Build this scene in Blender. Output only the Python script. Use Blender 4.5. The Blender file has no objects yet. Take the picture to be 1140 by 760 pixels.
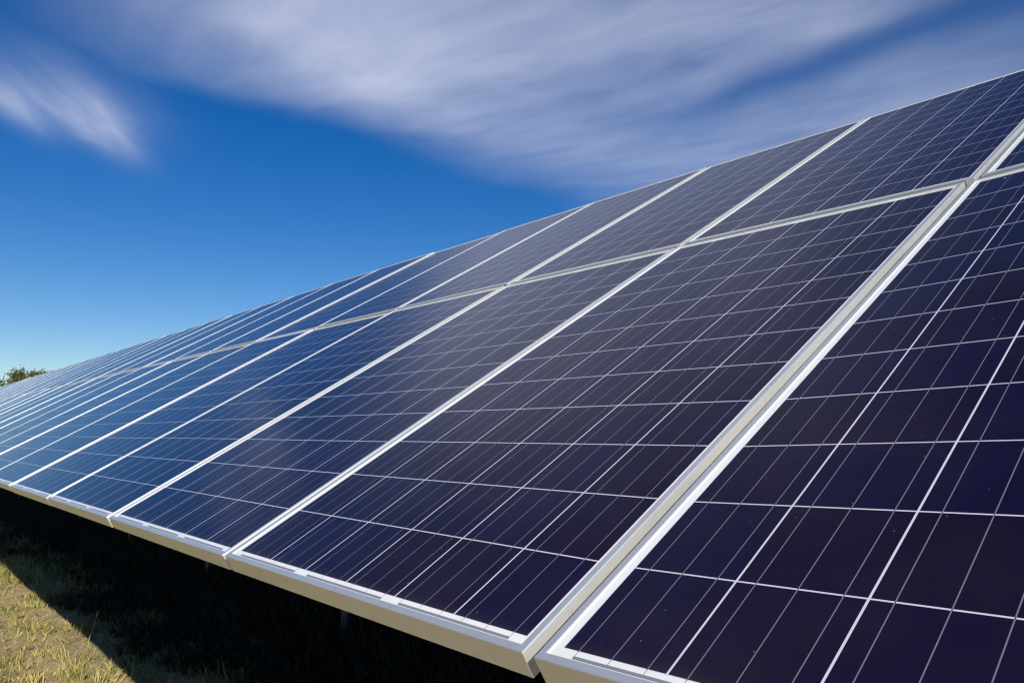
import bpy, bmesh, math, random
import numpy as np
from mathutils import Matrix, Vector

random.seed(7)
rng = np.random.default_rng(7)
scene = bpy.context.scene
COL = scene.collection
R = math.radians

# ------------------------------------------------------------------ camera
# world: X runs along the array (right), Y horizontally under the array, Z up.
H = 1.4                                   # height of the array's lower edge
TILT = R(30.0)
cd = bpy.data.cameras.new("camera")
cam = bpy.data.objects.new("camera", cd); COL.objects.link(cam)
right = Vector((0.655649, 0.755064, -0.001471))
down = Vector((-0.091068, 0.077143, -0.992852))
fwd = Vector((-0.749554, 0.651097, 0.119341))
m = Matrix((right, -down, -fwd)).transposed().to_4x4()
m.translation = Vector((0.70533, -0.64773, H + 0.27233))
cam.matrix_world = m
cd.sensor_width = 36.0
cd.lens = 26.608
cd.clip_start = 0.05
cd.clip_end = 20000
scene.camera = cam

# ------------------------------------------------------------------ sun, sky, exposure
# sun direction given in the array's own frame (along, up the slope, normal)
SU, SV, SN = 0.82, -0.038, 0.567
sun_dir = Vector((SU, math.cos(TILT)*SV - math.sin(TILT)*SN, math.sin(TILT)*SV + math.cos(TILT)*SN)).normalized()
SUN_EL = math.asin(sun_dir.z)
SUN_AZ = math.atan2(sun_dir.x, sun_dir.y)
sl = bpy.data.lights.new("sun", 'SUN')
sl.energy = 5.0
sl.angle = R(0.53)
sl.color = (1.0, 0.955, 0.885)
so = bpy.data.objects.new("sun", sl); COL.objects.link(so)
so.location = (0, 0, 60)
so.rotation_euler = (-sun_dir).to_track_quat('-Z', 'Y').to_euler()

SKY_STRENGTH = 0.074
CLOUD_STRENGTH = 0.66
scene.view_settings.view_transform = 'Standard'
scene.view_settings.look = 'None'
scene.view_settings.gamma = 1.0
scene.view_settings.use_curve_mapping = False
scene.view_settings.exposure = 0.25
scene.render.resolution_x, scene.render.resolution_y = 1024, 682
scene.cycles.max_bounces = 8
scene.cycles.use_denoising = True
scene.cycles.filter_width = 1.3


class S:
    """a node socket with arithmetic"""
    def __init__(self, tree, sock): self.t, self.s = tree, sock
    def _op(self, op, *args, clamp=False):
        n = self.t.nodes.new('ShaderNodeMath'); n.operation = op; n.use_clamp = clamp
        for i, a in enumerate(args):
            if isinstance(a, S): self.t.links.new(a.s, n.inputs[i])
            else: n.inputs[i].default_value = a
        return S(self.t, n.outputs[0])
    def __add__(s, o): return s._op('ADD', s, o)
    def __radd__(s, o): return s._op('ADD', o, s)
    def __sub__(s, o): return s._op('SUBTRACT', s, o)
    def __rsub__(s, o): return s._op('SUBTRACT', o, s)
    def __mul__(s, o): return s._op('MULTIPLY', s, o)
    def __rmul__(s, o): return s._op('MULTIPLY', o, s)
    def __truediv__(s, o): return s._op('DIVIDE', s, o)
    def __rtruediv__(s, o): return s._op('DIVIDE', o, s)
    def lt(s, o): return s._op('LESS_THAN', s, o)
    def gt(s, o): return s._op('GREATER_THAN', s, o)
    def abs(s): return s._op('ABSOLUTE', s)
    def floor(s): return s._op('FLOOR', s)
    def fract(s): return s._op('FRACT', s)
    def round(s): return s._op('ROUND', s)
    def max(s, o): return s._op('MAXIMUM', s, o)
    def min(s, o): return s._op('MINIMUM', s, o)
    def pow(s, o): return s._op('POWER', s, o)
    def exp(s): return s._op('EXPONENT', s)
    def clamp(s): return s._op('ADD', s, 0.0, clamp=True)
    def step(s, a, b):
        n = s.t.nodes.new('ShaderNodeMapRange'); n.interpolation_type = 'SMOOTHSTEP'
        s.t.links.new(s.s, n.inputs['Value'])
        n.inputs['From Min'].default_value = a; n.inputs['From Max'].default_value = b
        return S(s.t, n.outputs['Result'])


def xyz(tree, x, y, z):
    n = tree.nodes.new('ShaderNodeCombineXYZ')
    for i, a in enumerate((x, y, z)):
        if isinstance(a, S): tree.links.new(a.s, n.inputs[i])
        else: n.inputs[i].default_value = a
    return n.outputs[0]


def sep(tree, vec):
    n = tree.nodes.new('ShaderNodeSeparateXYZ'); tree.links.new(vec, n.inputs[0])
    return [S(tree, n.outputs[i]) for i in range(3)]


def noise(tree, vec, scale, detail=4, rough=0.5, dist=0.0, out='Fac', dims='3D'):
    n = tree.nodes.new('ShaderNodeTexNoise'); n.noise_dimensions = dims
    tree.links.new(vec, n.inputs['Vector'])
    n.inputs['Scale'].default_value = scale; n.inputs['Detail'].default_value = detail
    n.inputs['Roughness'].default_value = rough; n.inputs['Distortion'].default_value = dist
    return S(tree, n.outputs[0]) if out == 'Fac' else n.outputs[1]


def mix(tree, f, a, b):
    n = tree.nodes.new('ShaderNodeMix'); n.data_type = 'RGBA'; n.clamp_factor = True
    if isinstance(f, S): tree.links.new(f.s, n.inputs[0])
    else: n.inputs[0].default_value = f
    for i, c in ((6, a), (7, b)):
        if isinstance(c, tuple): n.inputs[i].default_value = (*c, 1.0)
        else: tree.links.new(c, n.inputs[i])
    return n.outputs[2]


# ------------------------------------------------------------------ world
world = bpy.data.worlds.new("World"); scene.world = world
world.use_nodes = True
wt = world.node_tree; wt.nodes.clear()
sky = wt.nodes.new('ShaderNodeTexSky'); sky.sky_type = 'NISHITA'
sky.sun_disc = False
sky.sun_elevation = SUN_EL; sky.sun_rotation = SUN_AZ
sky.altitude = 300; sky.air_density = 1.0; sky.dust_density = 0.05; sky.ozone_density = 3.0
bg = wt.nodes.new('ShaderNodeBackground'); bg.inputs[1].default_value = SKY_STRENGTH
hs = wt.nodes.new('ShaderNodeHueSaturation'); hs.inputs['Saturation'].default_value = 1.42; hs.inputs['Hue'].default_value = 0.5135
wt.links.new(sky.outputs[0], hs.inputs['Color']); wt.links.new(hs.outputs[0], bg.inputs[0])
tc = wt.nodes.new('ShaderNodeTexCoord')
dx, dy, dz = sep(wt, tc.outputs['Generated'])
dzc = dz.max(0.03)
# point where the line of sight meets a flat cirrus layer (unit height)
cx, cy = dx/dzc, dy/dzc
w1 = noise(wt, xyz(wt, cx, cy, 3.1), 1.3, 3) - 0.5
w2 = noise(wt, xyz(wt, cx, cy, 9.7), 1.3, 3) - 0.5
px, py = cx + w1*0.5, cy + w2*0.35
streak = noise(wt, xyz(wt, px*0.9 + py*0.3, py*2.0 - px*0.5, 0.0), 1.2, 4, 0.42, 0.2)
fine = noise(wt, xyz(wt, px*1.6, py*4.0 - px*0.8, 4.0), 3.0, 4, 0.5, 0.3)
broad = noise(wt, xyz(wt, px, py, 6.0), 1.1, 3, 0.5)
edge = (px + 0.06*(py - 1.2) + 0.25*(broad - 0.5)).step(-2.32, -1.72)   # far rim of the bank
near = 1.0 - px.step(-0.85, -0.2)                              # thins out overhead
side = py.step(0.0, 0.75) * (1.0 - py.step(2.9, 3.6)) * (1.0 - 0.24*py.step(1.45, 2.0))
slot = 1.0 - 0.75*(((py - 1.93 - 0.06*(px + 1.0))/0.13).pow(2.0)*-1.0).exp()*px.step(-1.75, -1.1)
def blob(x0, y0, ax, ay, ang, qx, qy):
    c, s = math.cos(ang), math.sin(ang)
    a = ((qx - x0)*c + (qy - y0)*s)/ax
    b = ((qy - y0)*c - (qx - x0)*s)/ay
    return ((a*a + b*b)*-1.0).exp()
# fine fibres combed along the wind
fib = noise(wt, xyz(wt, px*1.2 + py*0.5, py*4.2 - px*2.0, 2.0), 1.6, 5, 0.52, 0.5)
puff = noise(wt, xyz(wt, px*1.0, py*1.3, 12.0), 2.6, 5, 0.5, 0.4)
tex = 0.44 + 0.36*streak.step(0.25, 0.75) + 0.18*(fine - 0.5) + 0.6*(broad - 0.5) + 0.30*(fib - 0.5) + 0.40*(puff - 0.5)
core = 0.92 + 0.30*blob(-1.62, 1.12, 0.45, 0.35, 2.2, px, py)
bank = edge*near*side*slot*tex*core
qx, qy = cx + w1*0.10, cy + w2*0.10
fib2 = noise(wt, xyz(wt, (qx*-0.85 + qy*0.53)*1.5, (qx*0.53 + qy*0.85)*7.0, 8.0), 1.5, 5, 0.55, 0.5)
small = (1.05*blob(-2.68, 0.51, 0.28, 0.085, 2.58, qx, qy) + 0.9*blob(-2.66, 0.29, 0.23, 0.075, 2.67, qx, qy)
         + 0.34*blob(-2.48, 0.44, 0.36, 0.17, 2.6, qx, qy))*(0.42 + 0.9*(fib2 - 0.25).max(0.0))
cover = (bank.max(small)*dz.step(0.04, 0.2)).clamp()*0.88
cb = wt.nodes.new('ShaderNodeBackground')
cb.inputs[0].default_value = (0.70, 0.77, 1.0, 1); cb.inputs[1].default_value = CLOUD_STRENGTH
ms = wt.nodes.new('ShaderNodeMixShader')
wt.links.new(cover.s, ms.inputs[0]); wt.links.new(bg.outputs[0], ms.inputs[1]); wt.links.new(cb.outputs[0], ms.inputs[2])
wo = wt.nodes.new('ShaderNodeOutputWorld'); wt.links.new(ms.outputs[0], wo.inputs[0])


# ------------------------------------------------------------------ helpers
def new_mat(name):
    mt = bpy.data.materials.new(name); mt.use_nodes = True
    t = mt.node_tree
    return mt, t, t.nodes['Principled BSDF']


def link_in(t, val, sock):
    if isinstance(val, S): t.links.new(val.s, sock)
    elif isinstance(val, bpy.types.NodeSocket): t.links.new(val, sock)
    else: sock.default_value = val


def tag(o, label=None, cat=None, group=None, kind=None):
    if label: o['label'] = label
    if cat: o['category'] = cat
    if group: o['group'] = group
    if kind: o['kind'] = kind
    return o


def empty(name, loc=(0, 0, 0)):
    o = bpy.data.objects.new(name, None); COL.objects.link(o); o.location = loc
    o.empty_display_size = 0.1
    return o


def mesh_obj(name, verts, faces, mats, parent=None, fmat=None, smooth=False):
    me = bpy.data.meshes.new(name)
    me.from_pydata([tuple(v) for v in verts], [], faces)
    for mm in mats: me.materials.append(mm)
    if fmat is not None: me.polygons.foreach_set('material_index', fmat)
    if smooth: me.polygons.foreach_set('use_smooth', [True]*len(me.polygons))
    me.update()
    o = bpy.data.objects.new(name, me); COL.objects.link(o)
    if parent: o.parent = parent
    return o


class MB:
    def __init__(self): self.v, self.f = [], []
    def box(self, a, b):
        (x0, y0, z0), (x1, y1, z1) = a, b; i = len(self.v)
        self.v += [(x0,y0,z0),(x1,y0,z0),(x1,y1,z0),(x0,y1,z0),(x0,y0,z1),(x1,y0,z1),(x1,y1,z1),(x0,y1,z1)]
        self.f += [(i,i+3,i+2,i+1),(i+4,i+5,i+6,i+7),(i,i+1,i+5,i+4),(i+1,i+2,i+6,i+5),(i+2,i+3,i+7,i+6),(i+3,i,i+4,i+7)]
    def tube(self, pts, rads, n=8):
        i0 = len(self.v)
        for k, (p, r) in enumerate(zip(pts, rads)):
            p = Vector(p)
            d = (Vector(pts[min(k+1, len(pts)-1)]) - Vector(pts[max(k-1, 0)])).normalized()
            a = d.orthogonal().normalized(); b = d.cross(a)
            for j in range(n):
                t = 2*math.pi*j/n
                self.v.append(tuple(p + r*(math.cos(t)*a + math.sin(t)*b)))
        for k in range(len(pts)-1):
            for j in range(n):
                q = i0 + k*n
                self.f.append((q+j, q+(j+1) % n, q+n+(j+1) % n, q+n+j))
        self.f.append(tuple(i0 + j for j in reversed(range(n))))
        self.f.append(tuple(i0 + (len(pts)-1)*n + j for j in range(n)))
    def build(self, name, mat, parent=None, smooth=False):
        return mesh_obj(name, self.v, self.f, [mat], parent, smooth=smooth)


# ------------------------------------------------------------------ materials
W, L, DEPTH = 0.992, 1.956, 0.040
P = 0.158
ML, MB_ = 0.0265, 0.027           # cell margins at the left and at the bottom

def make_cell_material():
    mt, t, b = new_mat("solar_cells_under_glass")
    tcn = t.nodes.new('ShaderNodeTexCoord')
    x, y, z = sep(t, tcn.outputs['Object'])
    oi = t.nodes.new('ShaderNodeObjectInfo'); rnd = S(t, oi.outputs['Random'])
    cu, cv = (x - ML)/P, (y - MB_)/P
    inside = cu.gt(0.0)*cu.lt(6.0)*cv.gt(0.0)*cv.lt(12.0)
    iu, iv = cu.floor(), cv.floor()
    fu, fv = cu.fract(), cv.fract()
    col = ((cu - cu.round()).abs()*P).lt(0.00145)
    row = ((cv - cv.round()).abs()*P).lt(0.00115)
    f3 = (fu*3.0).fract()
    bus = ((f3 - 0.5).abs()*(P/3)).lt(0.0007)
    # crystal grain and cell to cell tone
    wn = t.nodes.new('ShaderNodeTexWhiteNoise'); wn.noise_dimensions = '4D'
    t.links.new(xyz(t, iu, iv, 0.5), wn.inputs['Vector']); t.links.new((rnd*91.0).s, wn.inputs['W'])
    cellv = S(t, wn.outputs['Value'])
    off = xyz(t, x + rnd*37.0, y + rnd*53.0, 0.0)
    vo = t.nodes.new('ShaderNodeTexVoronoi'); vo.inputs['Scale'].default_value = 95.0
    t.links.new(off, vo.inputs['Vector'])
    grain = S(t, sep(t, vo.outputs['Color'])[0].s)
    drift = noise(t, off, 9.0, 3)
    tone = (cellv*0.55 + grain*0.42 + drift*0.5 - 0.22).clamp()
    cell = mix(t, tone, (0.0090, 0.0042, 0.0105), (0.0056, 0.0046, 0.029))
    # backsheet strips, tabbing ribbons
    c = mix(t, bus, cell, (0.17, 0.165, 0.20))
    line = col.max(row*(1.0 - bus))
    dark = row*bus
    c = mix(t, line, c, (0.62, 0.60, 0.66))
    c = mix(t, dark, c, (0.03, 0.03, 0.04))
    mg = mix(t, noise(t, off, 30.0, 3).step(0.45, 0.8)*0.25, (0.80, 0.80, 0.77), (0.62, 0.58, 0.50))
    # cross ribbons below the first row join the cells in pairs
    h2 = (cu/2.0).fract()*2.0
    dv = (cv*P)*-1.0
    rib = dv.gt(0.0075)*dv.lt(0.0125)*h2.gt(0.16)*h2.lt(1.84)*cu.gt(0.0)*cu.lt(6.0)
    dvt = (cv - 12.0)*P
    h3 = ((cu + 1.0)/2.0).fract()*2.0
    ribt = dvt.gt(0.0065)*dvt.lt(0.0115)*h3.gt(0.16)*h3.lt(1.84)*cu.gt(0.0)*cu.lt(6.0)
    tick = bus*cu.gt(0.0)*cu.lt(6.0)*dv.gt(0.0)*dv.lt(0.0076)
    mg = mix(t, rib.max(ribt).max(tick*0.8), mg, (0.20, 0.215, 0.245))
    c = mix(t, inside, mg, c)
    # dust: thin film, more of it along the lower lip, and sparse droppings
    film = noise(t, off, 6.0, 5, 0.6).step(0.35, 0.85)
    c = mix(t, film*0.012 + (1.0 - y.step(0.008, 0.05))*0.05*(0.4 + drift) + (1.0 - y.step(0.0, 0.25))*0.008, c, (0.45, 0.38, 0.28))
    v2 = t.nodes.new('ShaderNodeTexVoronoi'); v2.inputs['Scale'].default_value = 9.0
    wob = noise(t, off, 160.0, 2, out='Color')
    va = t.nodes.new('ShaderNodeVectorMath'); va.operation = 'MULTIPLY_ADD'
    t.links.new(wob, va.inputs[0]); va.inputs[1].default_value = (0.006, 0.006, 0); t.links.new(off, va.inputs[2])
    t.links.new(va.outputs[0], v2.inputs['Vector'])
    keep = sep(t, v2.outputs['Color'])
    speck = S(t, v2.outputs['Distance']).lt(0.010 + 0.0)*keep[0].gt(0.45)
    speck2 = S(t, v2.outputs['Distance']).lt(0.030)*keep[0].gt(0.95)
    v3 = t.nodes.new('ShaderNodeTexVoronoi'); v3.inputs['Scale'].default_value = 55.0
    t.links.new(va.outputs[0], v3.inputs['Vector'])
    k3 = sep(t, v3.outputs['Color'])
    speck3 = S(t, v3.outputs['Distance']).lt(0.055)*k3[1].gt(0.75)
    c = mix(t, (speck*0.5).max(speck2*0.9).max(speck3*0.22), c, (0.55, 0.53, 0.52))
    t.links.new(c, b.inputs['Base Color'])
    link_in(t, 0.15 + film*0.06, b.inputs['Roughness'])
    b.inputs['IOR'].default_value = 1.40
    b.inputs['Specular IOR Level'].default_value = 0.22
    b.inputs['Specular Tint'].default_value = (1.0, 0.80, 1.0, 1)
    bp = t.nodes.new('ShaderNodeBump'); bp.inputs['Strength'].default_value = 0.02; bp.inputs['Distance'].default_value = 0.001
    t.links.new(noise(t, off, 260.0, 2).s, bp.inputs['Height']); t.links.new(bp.outputs[0], b.inputs['Normal'])
    return mt


def make_alu(name, base, rough, metal):
    mt, t, b = new_mat(name)
    tcn = t.nodes.new('ShaderNodeTexCoord')
    oi = t.nodes.new('ShaderNodeObjectInfo'); rnd = S(t, oi.outputs['Random'])
    x, y, z = sep(t, tcn.outputs['Object'])
    v = xyz(t, x + rnd*11.0, y, z)
    n1 = noise(t, v, 5.0, 5, 0.6)
    n2 = noise(t, xyz(t, x*4.0, y*4.0, z*400.0), 2.0, 3, 0.6)
    dirt = noise(t, v, 45.0, 4, 0.65).step(0.56, 0.74)
    c = mix(t, n1, tuple(a*0.90 for a in base), tuple(min(1, a*1.06) for a in base))
    c = mix(t, dirt*0.22, c, (0.30, 0.24, 0.16))
    t.links.new(c, b.inputs['Base Color'])
    link_in(t, rough - 0.06 + n2*0.14, b.inputs['Roughness'])
    b.inputs['Metallic'].default_value = metal
    return mt


M_cells = make_cell_material()
M_alu = make_alu("anodised_aluminium", (0.81, 0.81, 0.775), 0.32, 0.66)
M_steel = make_alu("galvanised_steel", (0.20, 0.20, 0.20), 0.6, 0.7)
mt, t, b = new_mat("black_backsheet"); b.inputs['Base Color'].default_value = (0.03, 0.03, 0.032, 1); b.inputs['Roughness'].default_value = 0.6  # unseen underside set near-black to cut bounce light below the panels
M_back = mt

def make_soil():
    mt, t, b = new_mat("dry_sandy_soil")
    tcn = t.nodes.new('ShaderNodeTexCoord'); v = tcn.outputs['Object']
    n1 = noise(t, v, 0.9, 6, 0.6); n2 = noise(t, v, 7.0, 6, 0.65); n3 = noise(t, v, 60.0, 5, 0.7)
    c = mix(t, n2.step(0.3, 0.7), (0.34, 0.25, 0.125), (0.52, 0.40, 0.22))
    n4 = noise(t, v, 26.0, 6, 0.75)
    c = mix(t, n3.step(0.45, 0.75)*0.55, c, (0.22, 0.16, 0.08))
    c = mix(t, n4.step(0.52, 0.66)*0.45, c, (0.27, 0.215, 0.10))
    c = mix(t, n1.step(0.48, 0.70)*0.6, c, (0.30, 0.27, 0.095))
    t.links.new(c, b.inputs['Base Color']); b.inputs['Roughness'].default_value = 0.95
    b.inputs['Specular IOR Level'].default_value = 0.1
    bp = t.nodes.new('ShaderNodeBump'); bp.inputs['Strength'].default_value = 0.8; bp.inputs['Distance'].default_value = 0.02
    t.links.new((n2*0.6 + n3*0.5 + n4*1.2).s, bp.inputs['Height']); t.links.new(bp.outputs[0], b.inputs['Normal'])
    return mt
M_soil = make_soil()

def make_leaf(name, a, bb, scale):
    mt, t, b = new_mat(name)
    tcn = t.nodes.new('ShaderNodeTexCoord')
    c = mix(t, noise(t, tcn.outputs['Object'], scale, 4).step(0.3, 0.7), a, bb)
    t.links.new(c, b.inputs['Base Color']); b.inputs['Roughness'].default_value = 0.6
    b.inputs['Specular IOR Level'].default_value = 0.25
    return mt
M_straw = make_leaf("straw_blade", (0.38, 0.31, 0.09), (0.50, 0.42, 0.16), 4)
M_olive = make_leaf("olive_blade", (0.22, 0.20, 0.055), (0.32, 0.28, 0.085), 4)
M_green = make_leaf("green_blade", (0.075, 0.095, 0.025), (0.13, 0.14, 0.04), 4)
M_shade_weed = make_leaf("shade_dark_weed_leaf", (0.018, 0.017, 0.009), (0.040, 0.033, 0.016), 3)  # shade put into the leaf colour: near-black so the array's underside reads dark
M_tree = make_leaf("tree_leaf", (0.075, 0.092, 0.035), (0.16, 0.165, 0.07), 0.6)
mt, t, b = new_mat("bark"); tcn = t.nodes.new('ShaderNodeTexCoord')
t.links.new(mix(t, noise(t, tcn.outputs['Object'], 5, 5), (0.06, 0.045, 0.03), (0.14, 0.11, 0.08)), b.inputs['Base Color']); b.inputs['Roughness'].default_value = 0.9
M_bark = mt

# ------------------------------------------------------------------ ground
def height(x, y):
    h = 0.035*np.sin(x*1.3 + 0.7*y) * np.cos(y*1.1 - 0.4*x) + 0.02*np.sin(3.1*x + 1.7*y + 1)*np.sin(2.3*y - 1.1*x)
    h += 0.010*np.sin(7.3*x - 3.9*y)*np.sin(6.1*y + 2.2*x + 2) + 0.006*np.sin(17*x + 9*y)*np.sin(13*y - 8*x)
    return h*np.exp(-((x + 6)/30)**2 - (y/20)**2)
def axis(a, b_, step, far):
    mid = list(np.arange(a, b_ + 1e-6, step)); out = []; s = step
    lo, hi = a, b_
    left, rightv = [], []
    while lo > -far: s *= 1.35; lo -= s; left.append(lo)
    s = step
    while hi < far: s *= 1.35; hi += s; rightv.append(hi)
    return np.array(left[::-1] + mid + rightv)
gx = axis(-24, 3, 0.07, 6000); gy = axis(-3, 5, 0.07, 6000)
X, Y = np.meshgrid(gx, gy, indexing='ij'); Z = height(X, Y) + rng.normal(0, 0.009, X.shape)*np.exp(-((X + 8)/14)**2 - (Y/6)**2)
nx, ny = len(gx), len(gy)
vid = np.arange(nx*ny).reshape(nx, ny)
faces = np.stack([vid[:-1, :-1], vid[1:, :-1], vid[1:, 1:], vid[:-1, 1:]], -1).reshape(-1, 4)
g = mesh_obj("ground", np.stack([X.ravel(), Y.ravel(), Z.ravel()], 1).tolist(), faces.tolist(), [M_soil], smooth=True)
tag(g, "dry sandy soil under and in front of the solar array", "ground", kind='structure')

# ------------------------------------------------------------------ one solar panel
def frame_mesh():
    # closed rail profile: (inset from the outer edge, height), swept round the rectangle with mitred corners
    prof = [(0.0, -DEPTH), (0.0, -0.0016), (0.0005, -0.0005), (0.0016, 0.0), (0.0112, 0.0), (0.0122, -0.0008), (0.0122, -0.0030),
            (0.0020, -0.0075), (0.0020, -DEPTH + 0.002), (0.028, -DEPTH + 0.002), (0.028, -DEPTH)]
    v, f = [], []
    n = len(prof)
    for d, z in prof:
        v += [(d, d, z), (W - d, d, z), (W - d, L - d, z), (d, L - d, z)]
    for i in range(n):
        j = (i + 1) % n
        for k in range(4):
            q = (k + 1) % 4
            f.append((i*4 + k, i*4 + q, j*4 + q, j*4 + k))
    return v, f
def make_panel():
    root = empty("solar_panel")
    v, f = frame_mesh()
    mesh_obj("frame", v, f, [M_alu], root)
    e = 0.0025
    mb = MB(); mb.box((e, e, -0.0070), (W - e, L - e, -0.0026))
    mesh_obj("glass", mb.v, mb.f, [M_cells, M_back], root, fmat=[1, 0, 1, 1, 1, 1])
    return root
proto = make_panel()

def copy_thing(o):
    r = o.copy(); COL.objects.link(r)
    for ch in o.children:
        c = ch.copy(); COL.objects.link(c); c.parent = r
        c.matrix_parent_inverse = Matrix()
    return r

ORD = ["", "first", "second", "third", "fourth", "fifth", "sixth", "seventh", "eighth", "ninth", "tenth", "eleventh",
       "twelfth", "thirteenth", "fourteenth", "fifteenth", "sixteenth", "seventeenth", "eighteenth"]
SP = 1.0129
SEAM = 1.963
slope = Matrix.Rotation(TILT, 4, 'X'); slope.translation = (0, 0, H)
BEND = Matrix.Rotation(-0.0376, 4, 'Y')
first = True
NFAR = 47
for k in range(-1, NFAR):
    for rowi in (0, 1):
        o = proto if first else copy_thing(proto); first = False
        jr = random.Random(k*7 + rowi*1000 + 3)
        dz = jr.uniform(-0.0012, 0.0012)*(1.0 if k < 3 else 2.0) + (0.005 if rowi else 0.0)
        du = -0.0045 + (0.022 if rowi else 0.0) + jr.uniform(-0.0025, 0.0025)
        loc = Matrix.Translation((-k*SP + du, 0.003 + (SEAM if rowi else 0.0) + jr.uniform(-0.0012, 0.0012), dz))
        rot = Matrix.Rotation(jr.gauss(0, 0.0009), 4, 'X') @ Matrix.Rotation(jr.gauss(0, 0.0009), 4, 'Y') @ Matrix.Rotation(jr.gauss(0, 0.0004), 4, 'Z')
        if k in (0, 1) and rowi == 0: rot = Matrix()
        o.matrix_world = slope @ (BEND if k <= 0 else Matrix()) @ loc @ rot
        r = "upper" if rowi else "lower"
        n = k + 1
        if k == -1:
            lab = "%s solar panel at the very end of the array, beyond the nearest panel" % r
            if rowi == 1: lab = "upper end panel of the array, beside the one cut off by the top right corner"
        elif k == 0 and rowi == 0: lab = "nearest solar panel, its very dark cells cut off by the bottom right corner"
        elif k == 0: lab = "upper solar panel cut off by the right edge, above the nearest panel"
        elif k == 1 and rowi == 0: lab = "large dark violet panel in full view left of the nearest panel"
        elif k == 1: lab = "upper solar panel directly above the large fully visible lower one"
        elif k <= 16:
            tone = "dark violet" if k <= 3 else ("blue" if k <= 7 else "pale blue")
            lab = "%s %s-row solar panel in the %s column from the right" % (tone, r, ORD[n])
            if k > 7: lab = "narrow %s %s-row solar panel in the %s column from the right" % (tone, r, ORD[n])
        else:
            lab = "sliver of a far %s-row solar panel where the array narrows to white lines" % r
        tag(o, lab, "solar panel", "solar panels of the lower row" if rowi == 0 else "solar panels of the upper row")

# ------------------------------------------------------------------ mounting rack (plane coordinates, then tilted)
rack = empty("mounting_rack", (0, 0, 0))
tag(rack, "grey steel rack of posts, rafters and rails in the shade under the panels", "mounting rack")
X0, X1 = -NFAR*SP + 0.6, 1.85
for vv in (0.45, 1.50, 1.965, 2.45, 3.50):
    mb = MB()
    wd = 0.035 if vv != 1.965 else 0.05  # wider rail added under the seam to block the sun stripe
    zt = -DEPTH - 0.010
    mb.box((X0, vv - wd, zt - 0.003), (0.0, vv + wd, zt))
    mb.box((X0, vv - wd, zt - 0.07), (0.0, vv - wd + 0.004, zt - 0.003))
    o = mb.build("purlin", M_steel, rack); o.matrix_local = slope
    mb = MB()
    mb.box((0.0, vv - wd, zt - 0.003), (X1, vv + wd, zt))
    mb.box((0.0, vv - wd, zt - 0.07), (X1, vv - wd + 0.004, zt - 0.003))
    o = mb.build("purlin", M_steel, rack); o.matrix_local = slope @ BEND
rm = pm = None
for i, xx in enumerate(np.arange(1.2, X0, -3.04)):
    if rm is None:
        mb = MB(); mb.box((-0.03, 0.30, -0.235), (0.03, 3.65, -0.125)); ra = mb.build("rafter", M_steel, rack); rm = ra.data
        mb = MB(); mb.box((-0.05, -0.07, -0.6), (-0.044, 0.07, 2.23)); mb.box((-0.044, -0.07, -0.6), (0.05, -0.064, 2.23)); mb.box((-0.044, 0.064, -0.6), (0.05, 0.07, 2.23))
        po = mb.build("post", M_steel, rack); pm = po.data
    else:
        ra = bpy.data.objects.new("rafter", rm); COL.objects.link(ra); ra.parent = rack
        po = bpy.data.objects.new("post", pm); COL.objects.link(po); po.parent = rack
    ra.matrix_local = slope @ Matrix.Translation((xx, 0, 0))
    po.location = (xx + 0.09, 2.45, 0)

# ------------------------------------------------------------------ far trees behind the array
def tree(name, loc, hgt, rad, seed, label):
    r = random.Random(seed)
    root = empty(name, loc)
    tag(root, label, "tree", "trees beyond the far end of the array")
    mb = MB()
    mb.tube([(0, 0, -0.3), (0.1, 0, hgt*0.25), (0.0, 0.15, hgt*0.5), (0.1, 0.1, hgt*0.85)], [0.28, 0.22, 0.16, 0.04])
    clumps = []
    for i in range(26):
        a = r.uniform(0, 2*math.pi); zz = r.uniform(0.35, 0.98)
        rr = rad*math.sin(math.pi*min(1, (zz - 0.2)/0.85))**0.7*r.uniform(0.35, 1.0)
        c = Vector((rr*math.cos(a), rr*math.sin(a), zz*hgt))
        clumps.append((c, r.uniform(0.6, 1.25)))
        if i % 2 == 0: mb.tube([(0.05, 0.05, max(0.25, zz - 0.3)*hgt), tuple((Vector((0, 0, (zz - 0.12)*hgt)) + c)/2), tuple(c)], [0.10, 0.06, 0.02], 5)
    mb.build("trunk", M_bark, root, smooth=True)
    v, f = [], []
    for c, cr in clumps:
        for i in range(230):
            d = Vector((r.gauss(0, 1), r.gauss(0, 1), r.gauss(0, 0.8)))
            p = c + d*cr*0.48
            n = Vector((r.gauss(0, 1), r.gauss(0, 1), r.gauss(0.4, 1))).normalized()
            a = n.orthogonal().normalized(); bb = n.cross(a); s = r.uniform(0.07, 0.15)
            i0 = len(v)
            v += [tuple(p - a*s*1.5), tuple(p + bb*s*0.7), tuple(p + a*s*1.5), tuple(p - bb*s*0.7)]
            f.append((i0, i0+1, i0+2, i0+3))
    mesh_obj("crown", v, f, [M_tree], root)
    return root
def along(px_, py_, dist):
    d = (fwd*842.58 + right*(px_ - 570) + down*(py_ - 380)); d.normalize()
    return cam.matrix_world.translation + d*dist
TREES = [((-109.98, 14.5, 0.0), 9.0, 1.5, 11, "middle of the three far tree tops showing over the array's ridge"),
         ((-105.82, 15.9, 0.0), 8.8, 1.5, 5, "far tree crown nearest to where the ridge rises"),
         ((-108.3, 11.7, 0.0), 7.9, 1.7, 23, "lowest far tree top, cut off by the left edge of the picture")]
for a in TREES: tree("tree", *a)

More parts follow.
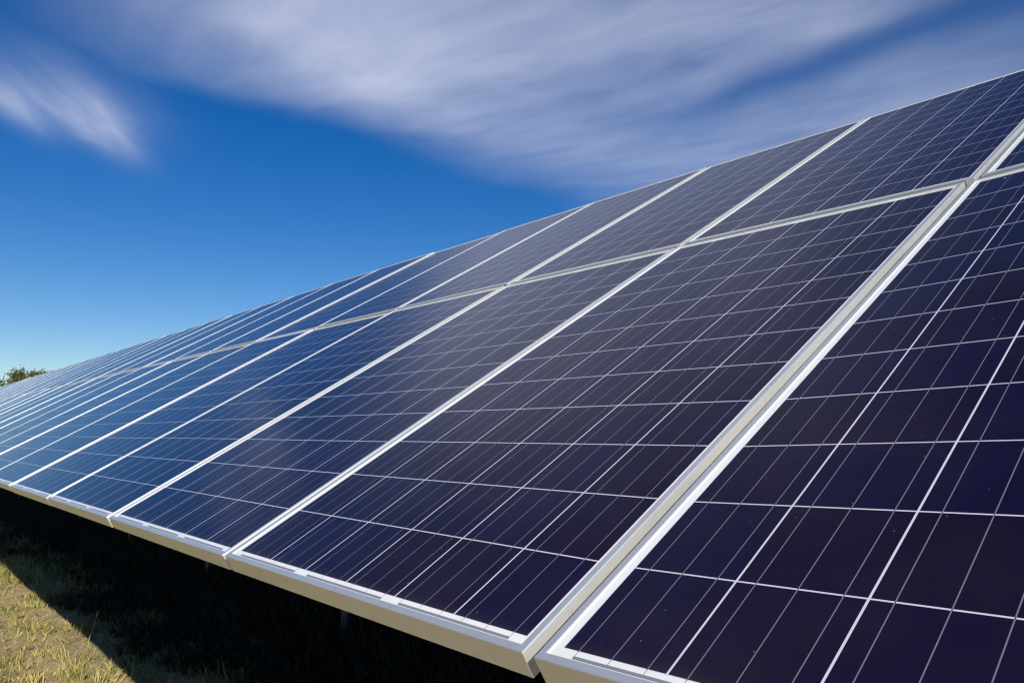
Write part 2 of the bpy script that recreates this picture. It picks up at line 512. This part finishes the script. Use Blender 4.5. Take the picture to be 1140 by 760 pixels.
# ------------------------------------------------------------------ grass
def blades(vs, fs, ms, x, y, s, nb, spread, hmin, hmax, wmin, wmax, kinds, leanmax):
    mi0 = int(rng.choice(3, p=kinds))
    for j in range(nb):
        a = rng.uniform(0, 2*math.pi); rr = abs(rng.normal(0, spread))
        bx, by = x + rr*math.cos(a), y + rr*math.sin(a)
        bz = float(height(np.array(bx), np.array(by))) - 0.006
        hgt = rng.uniform(hmin, hmax)*s
        lean = rng.uniform(0.15, leanmax)*hgt; la = a + rng.normal(0, 0.9)
        lx, ly = lean*math.cos(la), lean*math.sin(la)
        wv = rng.uniform(wmin, wmax); wa = rng.uniform(0, math.pi); wx, wy = wv*math.cos(wa), wv*math.sin(wa)
        i0 = len(vs)
        vs += [(bx - wx, by - wy, bz), (bx + wx, by + wy, bz),
               (bx + lx*0.35 + wx*0.8, by + ly*0.35 + wy*0.8, bz + hgt*0.6), (bx + lx*0.35 - wx*0.8, by + ly*0.35 - wy*0.8, bz + hgt*0.6),
               (bx + lx, by + ly, bz + hgt)]
        fs += [(i0, i0+1, i0+2, i0+3), (i0+3, i0+2, i0+4)]
        mi = mi0 if rng.random() < 0.7 else int(rng.integers(0, 3))
        ms += [mi, mi]

def grass():
    vs, fs, ms = [], [], []
    for i in range(9500):
        x = rng.uniform(-22, -3.0); y = rng.uniform(-2.4, 1.55 if rng.random() < 0.93 else 2.3)
        dens = 0.5 + 0.35*math.sin(1.7*x + 0.6)*math.sin(1.9*y + 1.3*x) + 0.25*math.sin(4.1*x - 2.2*y)
        dens += 0.25 if x < -9 else 0.0
        if rng.random() > dens: continue
        s = rng.uniform(0.5, 1.0)*(0.6 + 0.5*max(0, dens))
        if rng.random() < 0.52:      # dry tufts
            blades(vs, fs, ms, x, y, s, int(rng.integers(8, 26)), 0.055, 0.05, 0.20, 0.0016, 0.0036, (0.6, 0.28, 0.12), 1.4)
        else:                        # low leafy weeds
            blades(vs, fs, ms, x, y, s, int(rng.integers(14, 34)), 0.075, 0.02, 0.08, 0.004, 0.009, (0.12, 0.42, 0.46), 1.8)
    for i in range(4200):            # rougher growth added in the unseen aisle in front, cuts ground bounce
        x = rng.uniform(-14, 4.0); y = rng.uniform(-6.5, -1.6)
        if x < -4 and y > -2.4: continue
        blades(vs, fs, ms, x, y, rng.uniform(0.7, 1.1), 16, 0.09, 0.06, 0.22, 0.003, 0.007, (0.15, 0.40, 0.45), 1.5)
    o = mesh_obj("grass", vs, fs, [M_straw, M_olive, M_green], fmat=ms)
    tag(o, "sparse dry straw and olive grass tufts on the soil below the array", "grass", kind='stuff')
grass()

def clods():
    vs, fs = [], []
    for i in range(9000):
        x = -3.2 - 14*rng.random()**1.4; y = rng.uniform(-1.8, 2.6)
        r = 0.004 + 0.018*rng.random()**5
        c = np.array([x, y, float(height(np.array(x), np.array(y))) + r*0.25])
        d = np.array([(1,0,0),(-1,0,0),(0,1,0),(0,-1,0),(0,0,1),(0,0,-1),(.6,.6,.5),(-.6,.6,.5),(-.6,-.6,.5),(.6,-.6,.5)])
        p = c + d*r*rng.uniform(0.6, 1.3, (10, 1))*np.array([1.2, 1.0, 0.75])
        i0 = len(vs); vs += p.tolist()
        for a, b_, e in ((0,2,6),(2,1,7),(1,3,8),(3,0,9),(4,0,6),(4,6,2),(4,2,7),(4,7,1),(4,1,8),(4,8,3),(4,3,9),(4,9,0)):
            fs.append((i0+a, i0+b_, i0+e))
    o = mesh_obj("soil_clods", vs, fs, [M_soil])
    tag(o, "small crumbs and clods of dry soil lying on the ground", "soil", kind='stuff')
clods()

def shade_weeds():
    # weeds added under the array to block light and darken the shade, taller behind
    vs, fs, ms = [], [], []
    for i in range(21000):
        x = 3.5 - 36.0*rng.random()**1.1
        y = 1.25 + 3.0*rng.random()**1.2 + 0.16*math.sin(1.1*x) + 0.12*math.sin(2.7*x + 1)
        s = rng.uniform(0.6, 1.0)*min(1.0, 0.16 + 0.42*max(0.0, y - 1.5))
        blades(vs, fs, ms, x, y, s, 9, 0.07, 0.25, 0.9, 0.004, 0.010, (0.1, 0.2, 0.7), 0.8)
    o = mesh_obj("shade_weeds", vs, fs, [M_shade_weed, M_shade_weed, M_shade_weed], fmat=ms)
    tag(o, "dense weeds added beneath the array, coloured near-black to deepen its shade", "shade_weeds", kind='stuff')
shade_weeds()

def stalk():
    root = empty("dry_stalk", (-5.85, 0.83, float(height(np.array(-5.85), np.array(0.83)))))
    mb = MB(); mb.tube([(0, 0, -0.02), (0.012, -0.006, 0.11), (0.018, 0.018, 0.20), (0.012, 0.036, 0.27)], [0.003, 0.0025, 0.002, 0.0015], 6)
    mb.build("stem", M_straw, root)
    mb = MB(); mb.tube([(0.012, 0.036, 0.262), (0.012, 0.039, 0.285), (0.011, 0.042, 0.31)], [0.002, 0.005, 0.0015], 6)
    mb.build("seed_head", M_straw, root)
    tag(root, "single thin dry grass stalk standing upright at the shadow's edge", "plant")
stalk()
